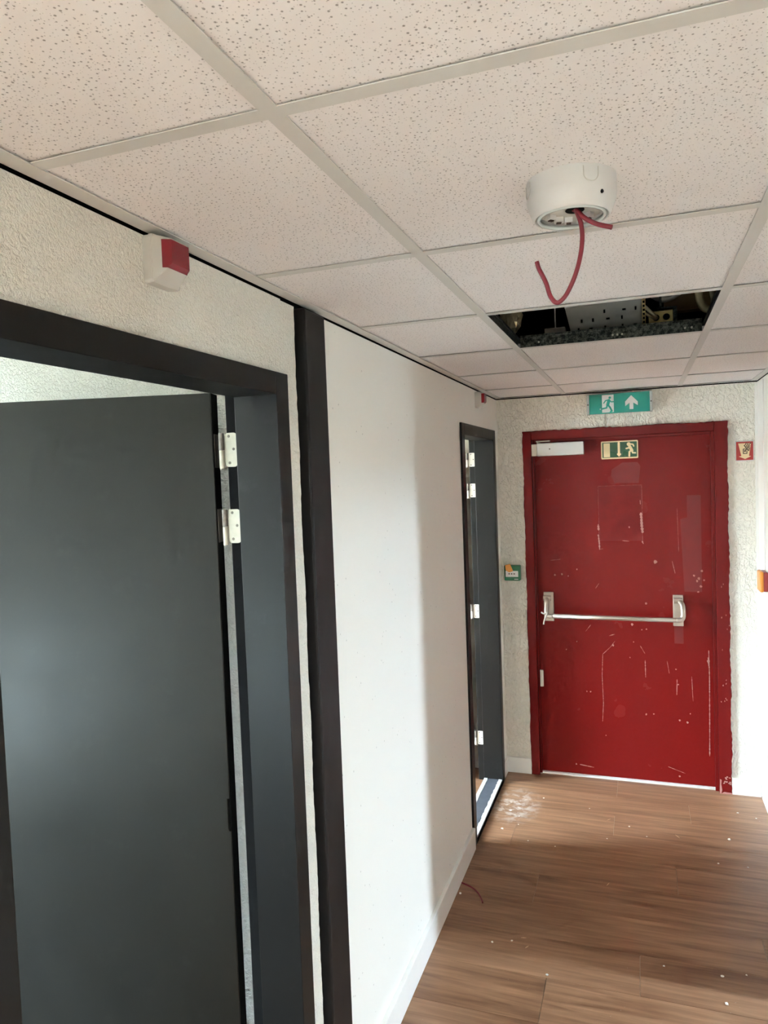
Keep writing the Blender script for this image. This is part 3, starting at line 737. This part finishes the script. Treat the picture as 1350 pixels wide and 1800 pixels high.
bm = B(); lathe(bm, [(.0, H-.0395), (.046, H-.0395), (.046, H-.0425), (.030, H-.044), (.0, H-.044)], DC, 48); obj('inner_plate', bm, M['grey_plastic'], det)
bm = B(); lathe(bm, [(.0, H-.0438), (.014, H-.0438), (.014, H-.0448), (.0, H-.0448)], (DC[0]+.006, DC[1]-.012), 24); obj('cable_hole', bm, M['black'], det)
for k, (a, b, r) in enumerate(((-.020, .012, .3), (-.006, .020, .1), (-.030, -.004, .8), (.024, .010, -.5), (.012, .026, .0))):
    bm = B(); box(bm, -.006, .006, -.005, .005, -.008, 0); box(bm, -.0035, .0035, -.003, .003, -.0095, -.008, 1)
    bmesh.ops.rotate(bm, verts=bm.verts, cent=(0,0,0), matrix=Matrix.Rotation(r, 3, 'Z')); bmesh.ops.translate(bm, verts=bm.verts, vec=(DC[0]+a, DC[1]+b, H-.0435))
    obj('terminal', bm, [M['white_plastic'], M['dark_ink']], det)
def on_drum(theta, z, r=.0664): return (DC[0]+r*math.cos(theta), DC[1]+r*math.sin(theta), z)
for th0 in (-1.05, -2.75):
    pts = [on_drum(th0-.17, H-.001)] + [on_drum(th0-.17, H-.012)] + [on_drum(th0-.17*math.cos(t), H-.012-.010*math.sin(t)) for t in (math.pi*k/10 for k in range(1, 10))] + [on_drum(th0+.17, H-.012), on_drum(th0+.17, H-.001)]
    bm = B(); tube(bm, pts, .0006, 6); obj('knockout', bm, M['grey_plastic'], det)
t = -.75; bm = B(); tube(bm, [on_drum(t, H-.034, .060), on_drum(t, H-.034, .0645)], .0028, 10); obj('screw_hole', bm, M['black'], det)
def cable(name, pts, r, label, group=None, n=8):
    p = empty(name, pts[0], label, 'cable', group)
    P = spline(pts, n)
    bm = B(); tube(bm, P, r, 14, cap=False)
    # cut end: rim and a recessed dark core
    tube(bm, [P[-1], P[-1]-(P[-1]-P[-2]).normalized()*.0001], [r, r*.62], 14, cap=False)
    obj('sheath', bm, M['cable_red'], p, smooth=True)
    d = (P[-1]-P[-2]).normalized(); bm = B(); tube(bm, [P[-1]-d*.004, P[-1]-d*.0006], r*.64, 10); obj('core', bm, M['copper'], p)
    return p
wy = -1.515
cable('alarm_cable', [(.697, -1.512, H-.043), (.702, wy, 2.163), (.7075, wy, 2.145), (.709, wy, 2.125), (.706, wy, 2.10), (.698, wy, 2.072), (.686, wy, 2.047), (.676, wy, 2.0355), (.668, wy, 2.034), (.660, wy, 2.045), (.655, wy, 2.063), (.6495, wy, 2.076), (.644, wy, 2.088), (.6415, wy, 2.098)], .0034, 'longer red cable hanging in a hook from the smoke detector base')
cable('alarm_cable', [(.700, -1.514, H-.043), (.704, -1.521, 2.162), (.714, -1.522, 2.150), (.731, -1.522, 2.139), (.752, -1.522, 2.131)], .0034, 'short red cable stub sticking out sideways from the smoke detector base')

# ------------------------------------------------------------------ things above the missing tile
tr = empty('cable_tray', (.68, .10, 2.27), 'grey perforated cable tray seen through the missing ceiling tile', 'cable tray')
bm = B(); prism(bm, [(.562, 2.250), (.800, 2.250), (.800, 2.385), (.535, 2.372)], XZ(.105), 0, .003); pn = obj('panel', bm, M['tray'], tr)
for i, xx in enumerate((.59, .63, .68, .735, .772)):
    for j, zz in enumerate((2.345, 2.318, 2.288, 2.268)):
        if random.random() < .25: continue
        w, h = (.006, .012) if (i+j) % 3 else (.012, .006)
        ox = random.uniform(-.008, .008)
        obj('slot', bx(xx+ox-w/2, xx+ox+w/2, .0995, .1025, zz-h/2, zz+h/2), M['black'], pn)
bm = B(); box(bm, .800, .812, .075, .105, 2.245, 2.385); fl = obj('side_flange', bm, M['jbox'], tr, bevel=.002)
for k in range(9): obj('slot', bx(.803, .809, .0735, .0755, 2.256+k*.014, 2.264+k*.014), M['black'], fl)
bm = B(); tube(bm, [(.535, .10, 2.374), (.805, .10, 2.388)], .006, 8); obj('lip', bm, M['tray'], tr)
for hx in (.57, .79):
    obj('hanger', bx(hx-.006, hx+.006, .100, .104, 2.38, SLAB), M['galv'], tr)
jb = empty('junction_box', (.862, .12, 2.27), 'yellowed junction box with two round holes above the missing ceiling tile', 'junction box')
jo = obj('body', bx(.822, .902, .10, .15, 2.268, 2.326), M['jbox'], jb, bevel=.003)
for xx in (.846, .880):
    bm = B(); tube(bm, [(xx, .1005, 2.303), (xx, .0985, 2.303)], .0155, 18); rr = obj('ring', bm, M['jbox'], jo)
    bm = B(); tube(bm, [(xx, .0986, 2.303), (xx, .0980, 2.303)], .0115, 18); obj('hole', bm, M['black'], rr)
bm = B(); box(bm, .902, .915, .10, .104, 2.275, 2.338); box(bm, .85, .915, .10, .13, 2.334, 2.338); obj('bracket', bm, M['galv'], jb)
obj('hanger', bx(.858, .866, .12, .124, 2.326, SLAB), M['galv'], jb)
bm = B(); tube(bm, spline([(.99, .10, 2.55), (.985, .10, 2.42), (.987, .10, 2.355), (1.000, .10, 2.322), (1.022, .10, 2.312), (1.06, .10, 2.318), (1.15, .11, 2.34), (1.36, .12, 2.36)], 8), .0125, 14)
tag(obj('conduit', bm, M['conduit'], smooth=True), 'thick cream flexible conduit bending at the right of the ceiling opening', 'conduit')
bm = B(); tube(bm, spline([(1.03, .14, 2.6), (1.028, .13, 2.42), (1.032, .13, 2.36), (1.05, .13, 2.335), (1.2, .14, 2.33), (1.365, .15, 2.33)], 8), .008, 12)
tag(obj('conduit', bm, M['foil'], smooth=True), 'thinner metallic conduit behind the cream conduit in the ceiling opening', 'conduit')
bm = B(); tube(bm, spline([(.80, .26, 2.55), (.83, .26, 2.44), (.87, .25, 2.40), (.92, .24, 2.41), (.97, .24, 2.47), (.99, .24, 2.6)], 8), .014, 12)
tag(obj('conduit', bm, M['tray'], smooth=True), 'grey cable bundle drooping behind the junction box above the ceiling', 'cable')
bm = B(); box(bm, .88, 1.36, .30, .36, 2.36, 2.42)
tag(obj('timber_batten', bm, M['timber'], bevel=.002), 'brown timber batten deep in the ceiling opening', 'batten')
bm = B(); tube(bm, spline([(.803, .095, 2.35), (.815, .08, 2.336), (.83, .075, 2.318), (.845, .085, 2.305), (.848, .099, 2.303)], 6), .006, 10); tube(bm, spline([(.806, .09, 2.325), (.82, .08, 2.312), (.838, .088, 2.300), (.846, .099, 2.300)], 6), .005, 10)
tag(obj('cable', bm, M['foil'], smooth=True), 'stiff cables running into the left hole of the junction box', 'cable')
# crumpled insulation wrap at the left of the opening
bm = B(); bmesh.ops.create_icosphere(bm, subdivisions=3, radius=1)
for v in bm.verts:
    k = 1 + .35*math.sin(9*v.co.x+4*v.co.z)*math.cos(7*v.co.y+2) + random.uniform(-.12, .12)
    v.co = Vector((.350+v.co.x*.035*k, .02+v.co.y*.05*k, 2.355+v.co.z*.075*k))
tag(obj('insulation_wrap', bm, M['foil']), 'crumpled pale wrap at the left end of the ceiling opening', 'insulation')
obj('hanging_strip', bx(.346, .35, .015, .02, 2.40, SLAB), M['galv'])
bpy.data.objects['hanging_strip'].parent = bpy.data.objects['insulation_wrap']
bm = B(); box(bm, .46, .535, .10, .14, 2.262, 2.305); box(bm, .495, .50, .12, .124, 2.305, SLAB); bv = obj('junction_box', bm, M['tray'], bevel=.002)
tag(bv, 'dim grey box left of the cable tray in the ceiling opening', 'junction box')

# ------------------------------------------------------------------ bits on the floor
cable('cable_offcut', [(.018, .337, .0035), (.060, .318, .0034), (.098, .285, .0034), (.122, .245, .0034), (.134, .217, .0034)], .0034, 'curved red cable offcut lying on the floor by the left skirting', n=5)
def px(u, v):
    """spots on the floor, given as x, y in metres"""
    return u, v
crumbs = [(.108,1.072,.008),(.100,.865,.008),(.255,1.262,.006),(.70,1.05,.006),(.60,.90,.004),(1.15,1.04,.009),(.78,.97,.004),(1.08,.80,.005),(1.20,.80,.005),(.24,.78,.004),(.37,.76,.004),(.29,.01,.005),(.44,-.145,.006),(.22,-.02,.006),(1.02,.02,.007),(.83,.02,.004),(1.10,.05,.004),(1.02,-.12,.008),(.03,.26,.007),(.16,1.02,.004),(.17,.93,.004),(1.22,1.34,.006),(1.30,1.30,.005),(.50,1.20,.004)]
for (a, b, r) in crumbs:
    bm = B(); bmesh.ops.create_icosphere(bm, subdivisions=1, radius=1)
    for v in bm.verts: v.co = Vector((a+v.co.x*r*random.uniform(.6, 1.2), b+v.co.y*r*random.uniform(.6, 1.2), max(0, r*.35+v.co.z*r*.4)))
    tag(obj('plaster_crumb', bm, M['crumb']), 'tiny white plaster crumb lying on the wood-look floor', 'crumb', 'plaster crumbs on the floor')
for (a, b, an, L) in ((.60, 1.10, .9, .03), (.92, 1.01, -1.0, .035), (.33, .04, .2, .02), (.35, -.01, 1.0, .02), (.62, .50, 1.2, .03)):
    bm = B(); c, s = math.cos(an), math.sin(an)
    prism(bm, [(a-c*L/2, b-s*L/2), (a+s*.002, b-c*.002), (a+c*L/2, b+s*L/2), (a-s*.002, b+c*.002)], lambda p, q, h: (p, q, h), 0, .0015)
    tag(obj('wood_sliver', bm, M['sliver']), 'thin pale wood sliver lying on the floor', 'sliver', 'wood slivers on the floor')
